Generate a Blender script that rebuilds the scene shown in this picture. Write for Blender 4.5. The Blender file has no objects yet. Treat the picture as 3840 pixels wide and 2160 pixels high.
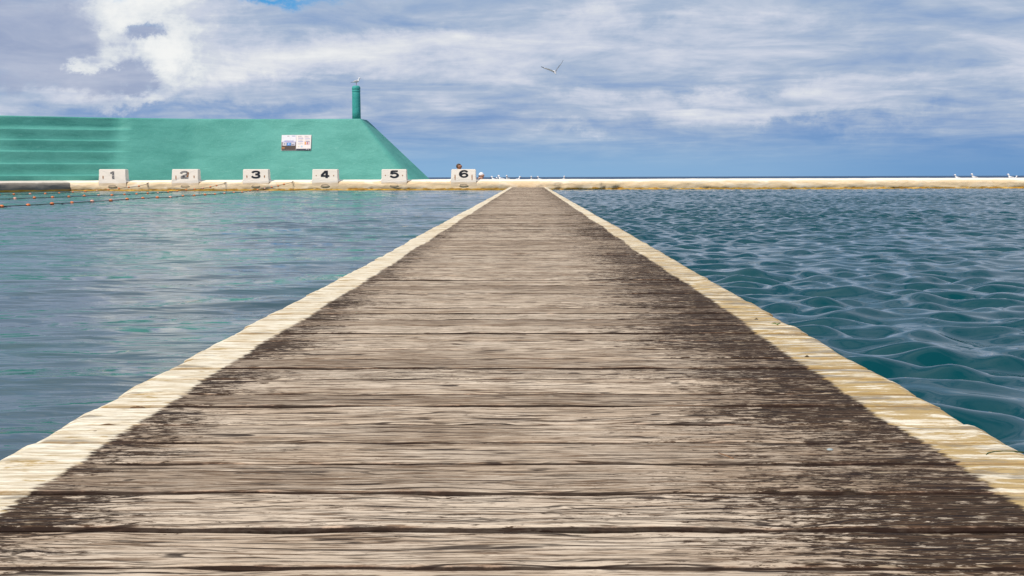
import bpy, bmesh, math, random
import numpy as np
from mathutils import Vector, Matrix, noise as mnoise
R = math.radians
random.seed(7)
rng = np.random.default_rng(11)
scene = bpy.context.scene
C = scene.collection

# ------------------------------------------------------------------ camera
CAM_H = 0.38
F = 4800.0                      # focal length in pixels of the 3840 px wide photograph
PITCH, YAW, ROLL = R(4.953), 0.0131, R(-0.17)
cam_data = bpy.data.cameras.new('camera')
cam_data.sensor_width = 36.0
cam_data.lens = F * 36.0 / 3840.0
cam_data.clip_start = 0.05
cam_data.clip_end = 60000
cam = bpy.data.objects.new('camera', cam_data)
C.objects.link(cam)
CR = Matrix.Rotation(YAW, 3, 'Z') @ Matrix.Rotation(math.pi/2 - PITCH, 3, 'X') @ Matrix.Rotation(ROLL, 3, 'Z')
cam.matrix_world = Matrix.Translation((0, 0, CAM_H)) @ CR.to_4x4()
scene.camera = cam

def ray(px, py):
    return (CR @ Vector(((px - 1920) / F, -(py - 1080) / F, -1.0))).normalized()
def at_y(px, py, y):
    d = ray(px, py); t = y / d.y
    return Vector((0, 0, CAM_H)) + d * t
def at_z(px, py, z):
    d = ray(px, py); t = (z - CAM_H) / d.z
    return Vector((0, 0, CAM_H)) + d * t

# ------------------------------------------------------------------ light
SUN_EL, SUN_AZ = R(53), R(36)       # SUN_AZ: degrees to the left of straight behind the camera
to_sun = Vector((-math.sin(SUN_AZ) * math.cos(SUN_EL), -math.cos(SUN_AZ) * math.cos(SUN_EL), math.sin(SUN_EL)))
sd = bpy.data.lights.new('sun', 'SUN')
sd.energy = 4.0; sd.angle = R(0.5); sd.color = (1.0, 0.93, 0.84)
sun = bpy.data.objects.new('sun', sd); C.objects.link(sun)
sun.rotation_euler = to_sun.to_track_quat('Z', 'Y').to_euler()
sun.location = to_sun * 40
scene.view_settings.view_transform = 'Standard'
scene.view_settings.look = 'None'
scene.view_settings.exposure = 0.0
scene.view_settings.gamma = 1.0

# ------------------------------------------------------------------ node helpers
class NT:
    def __init__(s, tree):
        s.t = tree; s.n = tree.nodes; s.l = tree.links
    def new(s, kind, **kw):
        n = s.n.new(kind)
        for k, v in kw.items(): setattr(n, k, v)
        return n
    def put(s, sock, v):
        if v is None: return
        if isinstance(v, bpy.types.NodeSocket): s.l.new(v, sock)
        else: sock.default_value = v
    def m(s, op, a, b=None, c=None, clamp=False):
        n = s.new('ShaderNodeMath', operation=op, use_clamp=clamp)
        s.put(n.inputs[0], a); s.put(n.inputs[1], b); s.put(n.inputs[2], c)
        return n.outputs[0]
    def add(s, a, b): return s.m('ADD', a, b)
    def sub(s, a, b): return s.m('SUBTRACT', a, b)
    def mul(s, a, b): return s.m('MULTIPLY', a, b)
    def ss(s, x, lo, hi):
        n = s.new('ShaderNodeMapRange', interpolation_type='SMOOTHSTEP')
        s.put(n.inputs[0], x); s.put(n.inputs[1], lo); s.put(n.inputs[2], hi)
        n.inputs[3].default_value = 0.0; n.inputs[4].default_value = 1.0
        return n.outputs[0]
    def xyz(s, x, y, z=0.0):
        n = s.new('ShaderNodeCombineXYZ'); s.put(n.inputs[0], x); s.put(n.inputs[1], y); s.put(n.inputs[2], z)
        return n.outputs[0]
    def noise(s, vec, scale=1.0, detail=4.0, rough=0.5, dist=0.0, color=False):
        n = s.new('ShaderNodeTexNoise'); s.put(n.inputs['Vector'], vec)
        n.inputs['Scale'].default_value = scale; n.inputs['Detail'].default_value = detail
        n.inputs['Roughness'].default_value = rough; n.inputs['Distortion'].default_value = dist
        return n.outputs[1 if color else 0]
    def mix(s, f, a, b, kind='MIX'):
        n = s.new('ShaderNodeMix', data_type='RGBA', blend_type=kind)
        s.put(n.inputs[0], f); s.put(n.inputs[6], a); s.put(n.inputs[7], b)
        return n.outputs[2]
    def ramp(s, x, stops, interp='LINEAR'):
        n = s.new('ShaderNodeValToRGB'); cr = n.color_ramp; cr.interpolation = interp
        while len(cr.elements) < len(stops): cr.elements.new(0.5)
        for e, (p, c) in zip(cr.elements, stops): e.position = p; e.color = c
        s.put(n.inputs[0], x); return n.outputs[0]
    def bump(s, h, strength=0.5, dist=0.01, normal=None):
        n = s.new('ShaderNodeBump'); n.inputs['Strength'].default_value = strength
        n.inputs['Distance'].default_value = dist; s.put(n.inputs['Height'], h)
        if normal: s.put(n.inputs['Normal'], normal)
        return n.outputs[0]

def lin(r, g, b, k=1.0):
    f = lambda c: (c/255/12.92 if c/255 <= 0.04045 else ((c/255+0.055)/1.055)**2.4) * k
    return (f(r), f(g), f(b), 1.0)

# ------------------------------------------------------------------ world
world = bpy.data.worlds.new('World'); scene.world = world; world.use_nodes = True
W = NT(world.node_tree); W.n.clear()
tc = W.new('ShaderNodeTexCoord'); sp = W.new('ShaderNodeSeparateXYZ'); W.l.new(tc.outputs['Generated'], sp.inputs[0])
dx, dy, dz = sp.outputs
zc = W.m('MAXIMUM', dz, 0.0)
U = W.m('ARCTAN2', dx, dy); V = W.m('ARCSINE', dz)
def su(px): return math.atan((px - 1983) / F)
def sv(py): return math.atan((664 - py) / F)
den = W.add(zc, 0.075)
pl = W.xyz(W.m('DIVIDE', dx, den), W.m('DIVIDE', dy, den), 0.3)
n1 = W.noise(pl, 1.75, 10, 0.60, 0.45)
n2 = W.noise(pl, 0.5, 3, 0.5, 0.2)
n3 = W.noise(W.xyz(W.mul(U, 6.0), W.mul(V, 20.0), 3.1), 2.2, 9, 0.60, 0.5)
# puffy clouds at the left
wv = W.noise(W.xyz(W.mul(U, 1.0), W.mul(V, 1.35), 5.5), 14.0, 9, 0.66, 0.25, color=True)
ws = W.new('ShaderNodeSeparateColor'); W.l.new(wv, ws.inputs[0])
Uw = W.add(U, W.mul(W.sub(ws.outputs[0], 0.5), 0.14))
Vw = W.add(V, W.mul(W.sub(ws.outputs[1], 0.5), 0.075))
def gauss(px, py, sx, sy, amp, warped=True):
    a = W.m('DIVIDE', W.sub(Uw if warped else U, su(px)), sx / F)
    b = W.m('DIVIDE', W.sub(Vw if warped else V, sv(py)), sy / F)
    e = W.m('EXPONENT', W.mul(W.add(W.mul(a, a), W.mul(b, b)), -1.0))
    return W.mul(e, amp)
GA = [(450, 180, 420, 220, .14), (700, -450, 230, 420, .34), (-100, -600, 400, 300, -.12), (430, 375, 330, 45, .12), (1050, 250, 420, 60, .22),
      (1550, 190, 500, 60, .15), (60, 120, 260, 170, -.22), (470, 300, 170, 60, -.20), (270, 420, 260, 60, -.05), (540, 140, 80, 30, -.32),
      (900, 420, 600, 36, -.20), (3300, 485, 380, 38, -.13), (1250, 60, 300, 60, -.12), (2300, 110, 330, 40, .16),
      (2700, 400, 600, 50, .18), (2300, 120, 900, 20, -.05), (2150, 490, 160, 30, .2), (2900, 460, 250, 26, .16), (3350, 330, 300, 30, .12),
      (2200, 330, 1200, 40, -.06), (3750, 650, 700, 110, -.12)]
val = None
for g in GA:
    v = gauss(*g); val = v if val is None else W.add(val, v)
streak = W.add(W.mul(W.sub(n1, 0.5), 0.72), W.mul(W.sub(n3, 0.5), 0.50))
streak = W.mul(streak, W.ss(V, -0.005, 0.03))
lowf = W.mul(W.ss(V, 0.0, 0.085), 0.19)
tot = W.add(W.add(W.add(val, streak), lowf), W.add(0.40, W.mul(W.sub(n2, 0.5), 0.28)))
cl = W.ramp(tot, [(0.0, lin(96, 134, 188)), (0.26, lin(120, 153, 200)), (0.42, lin(145, 169, 205)), (0.56, lin(171, 187, 211)),
                  (0.70, lin(202, 209, 225)), (0.86, lin(226, 229, 234)), (1.0, lin(242, 243, 243))])
cn = W.noise(W.xyz(W.mul(U, 1.0), W.mul(V, 1.3), 9.5), 20.0, 9, 0.62, 0.3)
cf = W.add(gauss(560, 20, 270, 170, .95), W.add(gauss(640, 255, 190, 120, .85), W.add(gauss(295, 262, 62, 52, .75), gauss(430, 385, 300, 42, .50))))
cf = W.add(cf, gauss(650, -700, 330, 560, 1.0))
cf = W.add(W.add(cf, gauss(545, 142, 95, 30, -.75)), gauss(420, 315, 150, 44, -.7))
cf = W.add(cf, W.mul(W.sub(cn, 0.5), 1.5))
cm = W.ss(cf, 0.36, 0.76)
gm = W.add(gauss(70, 150, 300, 190, .95), W.add(gauss(470, 310, 210, 62, .85), gauss(560, 150, 90, 30, .7)))
gm = W.ss(W.add(gm, W.mul(W.sub(cn, 0.5), 1.1)), 0.28, 0.72)
cl = W.mix(W.mul(gm, 0.85), cl, W.ramp(n3, [(0.3, lin(146, 160, 192)), (0.7, lin(184, 192, 212))]))
cs = W.ss(W.add(W.mul(cf, 0.55), W.mul(n1, 0.5)), 0.42, 0.92)
cl = W.mix(W.mul(cm, 0.92), cl, W.ramp(cs, [(0.0, lin(190, 199, 218)), (0.5, lin(222, 227, 232)), (1.0, lin(246, 247, 245))]))
hz = W.ramp(W.add(U, 0.5), [(0.0, lin(130, 172, 216)), (0.50, lin(134, 180, 217)), (0.68, lin(134, 176, 214)), (0.80, lin(112, 158, 204)), (0.95, lin(96, 144, 194))])
cl = W.mix(W.mul(W.sub(1.0, W.ss(V, 0.0, 0.045)), 0.8), cl, hz)
sky = W.new('ShaderNodeTexSky', sky_type='NISHITA'); sky.sun_disc = False
sky.sun_elevation = SUN_EL; sky.sun_rotation = math.atan2(to_sun.x, to_sun.y)
STR = 0.1
cl = W.mix(W.mul(W.mul(W.ss(V, 0.14, 0.45), W.ss(U, -0.2, 0.5)), 0.45), cl, lin(112, 140, 190))
cl = W.mix(gauss(950, -30, 420, 24, 1.0), cl, lin(80, 160, 220))
clx = W.new('ShaderNodeVectorMath', operation='SCALE'); W.l.new(cl, clx.inputs[0]); clx.inputs['Scale'].default_value = 1.0 / STR
gapf = W.ss(W.add(W.add(n1, W.mul(n2, .7)), W.mul(W.ss(U, 0.15, -0.3), 0.30)), 0.80, 0.96)
gapf = W.m('MAXIMUM', W.mul(gapf, 1.0), W.mul(W.sub(1.0, W.ss(V, 0.10, 0.30)), 1.0), clamp=True)
skyc = W.mix(gapf, sky.outputs[0], clx.outputs[0])
bg = W.new('ShaderNodeBackground'); W.l.new(skyc, bg.inputs[0]); bg.inputs[1].default_value = STR
wo = W.new('ShaderNodeOutputWorld'); W.l.new(bg.outputs[0], wo.inputs[0])

# ------------------------------------------------------------------ object helpers
def tag(o, label=None, cat=None, group=None, kind=None):
    if label: o['label'] = label
    if cat: o['category'] = cat
    if group: o['group'] = group
    if kind: o['kind'] = kind
    return o
def empty(name, loc=(0, 0, 0), rz=0.0):
    o = bpy.data.objects.new(name, None); C.objects.link(o); o.location = loc; o.rotation_euler = (0, 0, rz)
    o.empty_display_size = 0.1
    return o
def mesh_obj(name, verts, faces, mat, parent=None, smooth=True):
    me = bpy.data.meshes.new(name); me.from_pydata([tuple(v) for v in verts], [], faces); me.validate(); me.update()
    if smooth: me.polygons.foreach_set('use_smooth', [True] * len(me.polygons))
    o = bpy.data.objects.new(name, me); C.objects.link(o)
    if mat: me.materials.append(mat)
    if parent: o.parent = parent
    return o
def fix_normals(o):
    bm = bmesh.new(); bm.from_mesh(o.data); bmesh.ops.recalc_face_normals(bm, faces=bm.faces); bm.to_mesh(o.data); bm.free()
    return o
def bm_obj(name, bm, mat, parent=None, smooth=True):
    me = bpy.data.meshes.new(name)
    bmesh.ops.recalc_face_normals(bm, faces=bm.faces); bm.to_mesh(me); bm.free()
    if smooth: me.polygons.foreach_set('use_smooth', [True] * len(me.polygons))
    me.materials.append(mat)
    o = bpy.data.objects.new(name, me); C.objects.link(o)
    if parent: o.parent = parent
    return o
def grid_np(name, P, mat, parent=None, smooth=True):
    """P: array (rows, cols, 3)"""
    r, c, _ = P.shape
    me = bpy.data.meshes.new(name)
    me.vertices.add(r*c); me.vertices.foreach_set('co', P.reshape(-1).astype(np.float32))
    i = np.arange((r-1)*(c-1)); rr = i // (c-1); cc = i % (c-1); a = rr*c + cc
    q = np.stack([a, a+1, a+c+1, a+c], 1).astype(np.int32)
    me.loops.add(q.size); me.loops.foreach_set('vertex_index', q.reshape(-1))
    me.polygons.add(len(q)); me.polygons.foreach_set('loop_start', np.arange(0, q.size, 4, dtype=np.int32))
    me.update(calc_edges=True); me.validate()
    me.polygons.foreach_set('use_smooth', [smooth] * len(me.polygons))
    me.materials.append(mat)
    o = bpy.data.objects.new(name, me); C.objects.link(o)
    if parent: o.parent = parent
    return o
def sweep(name, pts, radii, mat, parent=None, n=10, squash=None, caps=True):
    """a tapered tube through pts"""
    verts, faces = [], []
    P = [Vector(p) for p in pts]
    for i, p in enumerate(P):
        t = (P[min(i+1, len(P)-1)] - P[max(i-1, 0)]).normalized()
        up = Vector((0, 0, 1)) if abs(t.z) < 0.95 else Vector((0, 1, 0))
        a = t.cross(up).normalized(); b = a.cross(t).normalized()
        rr = radii[i]; rx, rz = rr if isinstance(rr, tuple) else (rr, rr)
        for k in range(n):
            th = 2*math.pi*k/n
            verts.append(p + a*math.cos(th)*rx + b*math.sin(th)*rz)
    for i in range(len(P)-1):
        for k in range(n):
            faces.append((i*n+k, i*n+(k+1) % n, (i+1)*n+(k+1) % n, (i+1)*n+k))
    if caps:
        faces.append(tuple(range(n))[::-1]); faces.append(tuple((len(P)-1)*n+k for k in range(n)))
    return fix_normals(mesh_obj(name, verts, faces, mat, parent))
def copy_tree(o, parent=None):
    c = o.copy(); C.objects.link(c); c.parent = parent
    for ch in list(o.children): copy_tree(ch, c)
    return c
def fbm(x, y, z=0.0, oct=4):
    return mnoise.fractal(Vector((x, y, z)), 1.0, 2.0, oct)

# ------------------------------------------------------------------ materials
def mat(name):
    m = bpy.data.materials.new(name); m.use_nodes = True
    t = NT(m.node_tree); b = t.n['Principled BSDF']
    return m, t, b
def coords(t):
    tc = t.new('ShaderNodeTexCoord'); s = t.new('ShaderNodeSeparateXYZ'); t.l.new(tc.outputs['Object'], s.inputs[0])
    return tc.outputs['Object'], s.outputs[0], s.outputs[1], s.outputs[2]
def simple(name, col, rough=0.7, var=0.12, scale=8.0, spec=0.3, metal=0.0):
    m, t, b = mat(name); v, x, y, z = coords(t)
    n = t.noise(v, scale, 5, 0.6)
    d = tuple(max(0, c*(1-2.2*var)) for c in col[:3]) + (1,); l = tuple(min(1, c*(1+1.2*var)) for c in col[:3]) + (1,)
    t.put(b.inputs['Base Color'], t.mix(n, d, l)); b.inputs['Roughness'].default_value = rough
    b.inputs['Specular IOR Level'].default_value = spec; b.inputs['Metallic'].default_value = metal
    return m

# water ---------------------------------------------------------------
def water_mat(name, col, rip_x, rip_y, bstr, rough, bdist, col2=None):
    m, t, b = mat(name); v, x, y, z = coords(t)
    c = col
    if col2:
        c = t.mix(t.ss(t.noise(t.xyz(t.mul(x, .35), t.mul(y, .35)), 1.0, 3), 0.42, 0.62), col, col2)
    t.put(b.inputs['Base Color'], c)
    b.inputs['Roughness'].default_value = rough; b.inputs['IOR'].default_value = 1.33
    h = None
    for (fx, fy, a) in rip_x:
        n = t.mul(t.noise(t.xyz(t.mul(x, fx), t.mul(y, fy), fx), 1.0, 2, 0.5, 0.5), a)
        h = n if h is None else t.add(h, n)
    t.put(b.inputs['Normal'], t.bump(h, bstr, bdist))
    return m
M_RIGHT = water_mat('choppy_water', (0.001, 0.047, 0.057, 1), [(3.0, 4.0, .012), (9, 11, .0022)], 0, 1.0, 0.04, 1.0)
M_LEFT = water_mat('calm_water', (0.026, 0.062, 0.074, 1), [(0.7, 1.7, .050), (1.8, 5.5, .018), (6, 17, .0050)], 0, 1.0, 0.04, 1.0, (0.018, 0.088, 0.088, 1))
M_SEA = water_mat('sea_water', (0.008, 0.045, 0.105, 1), [(.5, .8, .3)], 0, 1.0, 0.45, 1.0)

# decking -------------------------------------------------------------
def wood_mat():
    m, t, b = mat('weathered_decking'); v, x, y, z = coords(t)
    ra = t.new('ShaderNodeAttribute', attribute_name='rnd'); rnd = ra.outputs['Fac']
    ea = t.new('ShaderNodeAttribute', attribute_name='edge'); edge = ea.outputs['Fac']    # 0 at the seam, 1 in the middle
    r10 = t.mul(rnd, 37.0)
    warp = t.noise(t.xyz(t.mul(x, 2.2), t.add(t.mul(y, 5.0), r10), r10), 1.0, 3, 0.5)
    yw = t.add(y, t.mul(t.sub(warp, 0.5), 0.055))
    # fine grain, medium grain, thin wavy checks
    g1 = t.noise(t.xyz(t.mul(x, 16.0), t.mul(yw, 190.0), r10), 1.0, 4, 0.70)
    g2 = t.noise(t.xyz(t.mul(x, 8.0), t.mul(yw, 95.0), r10), 1.0, 6, 0.70)
    band = t.noise(t.xyz(t.mul(x, 1.9), t.mul(rnd, 91.0), 4.0), 1.0, 4, 0.6)
    lw = t.noise(t.xyz(t.mul(x, 2.4), t.mul(y, 11.0), r10), 1.0, 3, 0.55)
    ph = t.add(t.add(t.mul(y, 262.0), t.mul(lw, 30.0)), r10)
    ln1 = t.ss(t.m('SINE', ph), 0.80, 0.97)
    ph2 = t.add(t.add(t.mul(y, 431.0), t.mul(lw, 43.0)), t.mul(r10, 3.0))
    ln2 = t.ss(t.m('SINE', ph2), 0.75, 0.97)
    ph3 = t.add(t.add(t.mul(y, 140.0), t.mul(lw, 17.0)), t.mul(r10, 5.0))
    ln3 = t.mul(t.ss(t.m('SINE', ph3), 0.93, 0.99), t.ss(t.noise(t.xyz(t.mul(x, 1.2), t.mul(y, 9.0), r10), 1.0, 3, .6), 0.45, 0.54))
    cmask = t.noise(t.xyz(t.mul(x, 5.0), t.mul(yw, 60.0), r10), 1.0, 4, .65)
    crack = t.m('MAXIMUM', t.mul(ln1, t.ss(cmask, 0.44, 0.56)), t.m('MAXIMUM', ln3, t.mul(t.mul(ln2, t.ss(cmask, 0.55, 0.42)), 0.8)))
    patch = t.noise(t.xyz(t.mul(x, 5.0), t.mul(y, 14.0), r10), 1.0, 6, 0.65)
    base = t.mix(t.ss(patch, 0.35, 0.65), (0.450, 0.340, 0.236, 1), (0.600, 0.490, 0.368, 1))
    base = t.mix(t.mul(t.ss(rnd, 0.2, 1.0), 0.5), base, (0.69, 0.575, 0.440, 1))
    base = t.mix(t.mul(t.ss(t.add(t.mul(band, .7), t.mul(rnd, .3)), 0.52, 0.34), 0.55), base, (0.20, 0.145, 0.10, 1))
    base = t.mix(t.mul(t.ss(g2, 0.52, 0.38), 0.85), base, (0.14, 0.084, 0.048, 1))
    base = t.mix(t.mul(t.ss(g1, 0.47, 0.36), 0.85), base, (0.065, 0.043, 0.028, 1))
    base = t.mix(t.mul(t.ss(g1, 0.56, 0.66), 0.6), base, (0.80, 0.67, 0.51, 1))
    # black mould towards the sides, strongest at the right and near the viewer's end
    st = t.noise(t.xyz(t.mul(x, 7.0), t.mul(yw, 46.0), t.add(r10, 3.0)), 1.0, 8, 0.72)
    blot = t.noise(t.xyz(t.mul(x, 1.8), t.mul(y, 3.0), 2.0), 1.0, 4, 0.55)
    speck = t.noise(t.xyz(t.mul(x, 38.0), t.mul(yw, 105.0), r10), 1.0, 4, 0.75)
    near = t.add(0.55, t.mul(t.sub(1.0, t.ss(y, 2.5, 12.0)), 0.45))
    right = t.mul(t.ss(x, 0.04, 0.54), near)
    left = t.mul(t.mul(t.ss(x, -0.38, -0.60), 0.74), near)
    side = t.m('MAXIMUM', right, left)
    dm = t.add(t.add(t.mul(side, 0.56), t.mul(t.sub(st, 0.5), 1.15)), t.add(t.mul(t.sub(blot, 0.5), 0.42), t.add(t.mul(t.sub(rnd, 0.5), 0.24), t.mul(t.sub(band, 0.5), 0.45))))
    dm = t.add(dm, t.add(t.mul(t.sub(speck, 0.5), 1.7), t.mul(t.sub(g1, 0.5), 0.9)))
    dark = t.ss(dm, 0.27, 0.44)
    base = t.mix(t.mul(dark, 0.985), base, t.mix(t.ss(g1, 0.35, 0.65), (0.012, 0.008, 0.005, 1), (0.085, 0.050, 0.028, 1)))
    flk2 = t.ss(t.noise(t.xyz(t.mul(x, 24.0), t.mul(yw, 120.0), t.add(r10, 31.0)), 1.0, 3, 0.6), 0.60, 0.68)
    base = t.mix(t.mul(t.mul(flk2, dark), 0.7), base, (0.50, 0.39, 0.26, 1))
    # brown worn arris along each seam
    en = t.noise(t.xyz(t.mul(x, 16.0), t.mul(y, 30.0), r10), 1.0, 5, 0.7)
    em = t.mul(t.ss(edge, 0.060, 0.022), t.ss(en, 0.42, 0.60))
    base = t.mix(t.mul(em, 0.65), base, t.mix(t.ss(en, 0.52, 0.68), (0.13, 0.070, 0.045, 1), (0.62, 0.41, 0.27, 1)))
    base = t.mix(t.mul(crack, 0.92), base, (0.030, 0.020, 0.016, 1))
    seam = t.ss(t.add(edge, t.mul(t.sub(en, 0.5), 0.04)), 0.036, 0.018)
    base = t.mix(t.mul(seam, 0.92), base, (0.022, 0.013, 0.010, 1))
    # painted borders
    bn = t.noise(t.xyz(t.mul(x, 3.0), t.mul(y, 3.0), 7.7), 1.0, 6, 0.62)
    bs = t.noise(t.xyz(t.mul(x, 22.0), t.mul(yw, 100.0), r10), 1.0, 5, 0.7)
    slow = t.noise(t.xyz(0.0, t.mul(y, 0.55), 1.0), 1.0, 2, 0.5)
    wob = t.add(t.add(t.mul(t.sub(bn, 0.5), 0.035), t.mul(t.sub(bs, 0.5), 0.055)), t.mul(t.sub(slow, 0.5), 0.05))
    pl_ = t.ss(t.add(x, wob), -0.600, -0.609)
    pr_ = t.ss(t.add(x, wob), 0.556, 0.565)
    paint = t.m('MAXIMUM', pl_, pr_)
    isr = t.ss(x, -0.1, 0.1)
    pn = t.noise(t.xyz(t.mul(x, 14.0), t.mul(y, 45.0), r10), 1.0, 6, 0.7)
    pc = t.mix(t.ss(pn, 0.35, 0.65), (0.62, 0.51, 0.34, 1), (0.86, 0.79, 0.63, 1))
    och = t.ss(t.add(t.noise(t.xyz(t.mul(x, 11.0), t.mul(yw, 42.0), r10), 1.0, 6, 0.72), t.mul(isr, 0.115)), 0.555, 0.645)
    near2 = t.sub(1.0, t.ss(y, 3.5, 13.0))
    pc = t.mix(t.mul(och, t.add(0.12, t.mul(near2, 0.66))), pc, (0.40, 0.25, 0.06, 1))
    gr = t.ss(t.add(t.noise(t.xyz(t.mul(x, 5.5), t.mul(yw, 20.0), t.add(r10, 5.0)), 1.0, 5, 0.6), t.mul(isr, 0.075)), 0.58, 0.68)
    pc = t.mix(t.mul(gr, t.mul(near2, 0.75)), pc, (0.22, 0.19, 0.15, 1))
    flk = t.ss(t.add(bs, t.mul(isr, 0.02)), 0.34, 0.26)
    pc = t.mix(t.mul(flk, 0.8), pc, (0.17, 0.11, 0.05, 1))
    pc = t.mix(t.mul(crack, 0.35), pc, (0.30, 0.19, 0.08, 1))
    pc = t.mix(t.mul(t.mul(em, 0.8), 0.9), pc, (0.40, 0.25, 0.10, 1))
    pc = t.mix(t.mul(seam, 0.62), pc, (0.24, 0.15, 0.06, 1))
    base = t.mix(paint, base, pc)
    t.put(b.inputs['Base Color'], base)
    t.put(b.inputs['Roughness'], t.sub(0.82, t.mul(dark, 0.22)))
    b.inputs['Specular IOR Level'].default_value = 0.03
    h = t.add(t.add(t.mul(g2, 0.7), t.mul(g1, 0.25)), t.mul(crack, -0.8))
    t.put(b.inputs['Normal'], t.bump(h, 0.55, 0.0035))
    return m
M_WOOD = wood_mat()

# painted green plaster ------------------------------------------------
def green_mat(name, lo, hi, pale):
    m, t, b = mat(name); v, x, y, z = coords(t)
    n = t.noise(t.xyz(t.mul(x, 0.6), y, t.mul(z, 1.6)), 1.0, 6, 0.62, 0.3)
    f = t.noise(v, 22.0, 4, 0.65)
    c = t.mix(t.ss(n, 0.3, 0.7), lo, hi)
    c = t.mix(t.mul(t.ss(f, 0.52, 0.72), 0.25), c, pale)
    sc = t.ss(t.noise(t.xyz(t.mul(x, 1.6), y, t.mul(z, 7.0)), 1.0, 5, 0.7), 0.63, 0.70)
    c = t.mix(t.mul(sc, 0.28), c, pale)
    t.put(b.inputs['Base Color'], c); b.inputs['Roughness'].default_value = 0.6
    b.inputs['Specular IOR Level'].default_value = 0.3
    bp = t.add(t.noise(t.xyz(t.mul(x, 1.4), y, t.mul(z, 3.2)), 1.0, 6, 0.6, 0.6), t.mul(t.noise(v, 9.0, 4, 0.6), 0.25))
    t.put(b.inputs['Normal'], t.bump(bp, 0.5, 0.05))
    return m
M_GREEN = green_mat('turquoise_painted_render', (0.070, 0.300, 0.245, 1), (0.105, 0.375, 0.310, 1), (0.22, 0.52, 0.44, 1))
M_POLE = green_mat('turquoise_painted_pipe', (0.035, 0.29, 0.26, 1), (0.05, 0.34, 0.30, 1), (0.09, 0.42, 0.38, 1))

# painted / stained concrete ------------------------------------------
WATER_Z = CAM_H - 0.48
def conc_mat(name, paint, tan_, dirt, paint_z, algae=True, top=None, bstr=0.7):
    m, t, b = mat(name); v, x, y, z = coords(t)
    n = t.noise(t.xyz(t.mul(x, 1.1), y, t.mul(z, 4.0)), 1.0, 6, 0.65, 0.4)
    n2 = t.noise(t.xyz(t.mul(x, 3.0), y, t.mul(z, 9.0)), 1.0, 6, 0.7, 0.5)
    c = t.mix(t.mul(t.ss(n, 0.46, 0.70), .6), tan_, paint)
    c = t.mix(t.mul(t.ss(n2, 0.56, 0.68), 0.5), c, dirt)
    up = t.ss(t.add(z, t.mul(t.sub(n, 0.5), 0.10)), paint_z - 0.02, paint_z + 0.012)
    c = t.mix(up, c, t.mix(t.mul(t.ss(n2, 0.62, 0.74), 0.5), top or paint, tan_))
    if algae:
        a = t.ss(t.add(z, t.mul(t.sub(n2, 0.5), 0.26)), WATER_Z + 0.090, WATER_Z + 0.040)
        c = t.mix(a, c, t.mix(t.ss(n2, 0.40, 0.58), (0.50, 0.25, 0.04, 1), (0.85, 0.50, 0.07, 1)))
        a2 = t.ss(t.add(z, t.mul(t.sub(n, 0.5), 0.06)), WATER_Z + 0.022, WATER_Z + 0.006)
        c = t.mix(t.mul(a2, 0.45), c, (0.055, 0.03, 0.012, 1))
    t.put(b.inputs['Base Color'], c); b.inputs['Roughness'].default_value = 0.8
    b.inputs['Specular IOR Level'].default_value = 0.2
    t.put(b.inputs['Normal'], t.bump(t.add(n2, t.mul(n, 0.7)), bstr, 0.03))
    return m
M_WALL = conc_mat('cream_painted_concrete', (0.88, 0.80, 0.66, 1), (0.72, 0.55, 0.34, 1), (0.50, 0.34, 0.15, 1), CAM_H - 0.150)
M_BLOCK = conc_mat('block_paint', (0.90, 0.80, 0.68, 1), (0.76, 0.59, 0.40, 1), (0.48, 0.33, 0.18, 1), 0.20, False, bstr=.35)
M_GREY = conc_mat('grey_brown_concrete', (0.40, 0.36, 0.30, 1), (0.27, 0.235, 0.19, 1), (0.13, 0.095, 0.06, 1), CAM_H - 0.155, top=(0.72, 0.64, 0.53, 1))  # grey-brown face with a paler cream top band
M_CONC = simple('promenade_concrete', (0.42, 0.38, 0.33), 0.85, 0.15, 2.0)

M_BLACK = simple('black_number_paint', (0.013, 0.016, 0.024), 0.6, 0.1, 20)
M_RUST = simple('rust', (0.42, 0.15, 0.025), 0.9, 0.3, 25)
M_RUSTD = simple('dark_rust', (0.13, 0.07, 0.03), 0.9, 0.3, 60)
M_BOLT = simple('weathered_bolt', (0.17, 0.095, 0.04), 0.9, 0.35, 90)
M_HOLE = simple('wet_shade_painted_concrete', (0.17, 0.13, 0.09), 0.9, 0.2, 9)  # dark colour carries wetness plus painted-in shade, for grip recesses and under the boards
M_ORANGE = simple('orange_float_plastic', (0.80, 0.22, 0.06), 0.45, 0.12, 20, 0.4)
M_PINK = simple('faded_float_plastic', (0.80, 0.42, 0.30), 0.5, 0.12, 20, 0.4)
M_ROPE = simple('wet_rope', (0.10, 0.10, 0.09), 0.8)
M_FEATH = simple('white_feathers', (0.82, 0.81, 0.80), 0.8, 0.06, 30)
M_GFEATH = simple('grey_feathers', (0.46, 0.46, 0.48), 0.8, 0.08, 30)
M_BFEATH = simple('black_feathers', (0.02, 0.02, 0.022), 0.7, 0.1, 30)
M_BEAK = simple('red_beak', (0.42, 0.05, 0.03), 0.5)
M_SKIN = simple('tanned_skin', (0.42, 0.20, 0.12), 0.6, 0.08, 12)
M_SKINL = simple('pale_skin', (0.62, 0.36, 0.25), 0.6, 0.08, 12)
M_HAIR = simple('brown_hair', (0.10, 0.052, 0.022), 0.6, 0.3, 30)
M_HAIR2 = simple('brown_grey_hair', (0.12, 0.07, 0.045), 0.6, 0.3, 30)
M_CAP = simple('white_cap_cloth', (0.80, 0.80, 0.82), 0.9, 0.05)
M_SHIRT = simple('dark_navy_shirt', (0.02, 0.025, 0.04), 0.9)
M_BROWN = simple('brown_shirt', (0.09, 0.03, 0.025), 0.9, 0.2)
M_SHORTS = simple('grey_shorts', (0.16, 0.17, 0.2), 0.9)
M_TOWEL = simple('white_towel', (0.8, 0.79, 0.78), 0.95)
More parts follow.
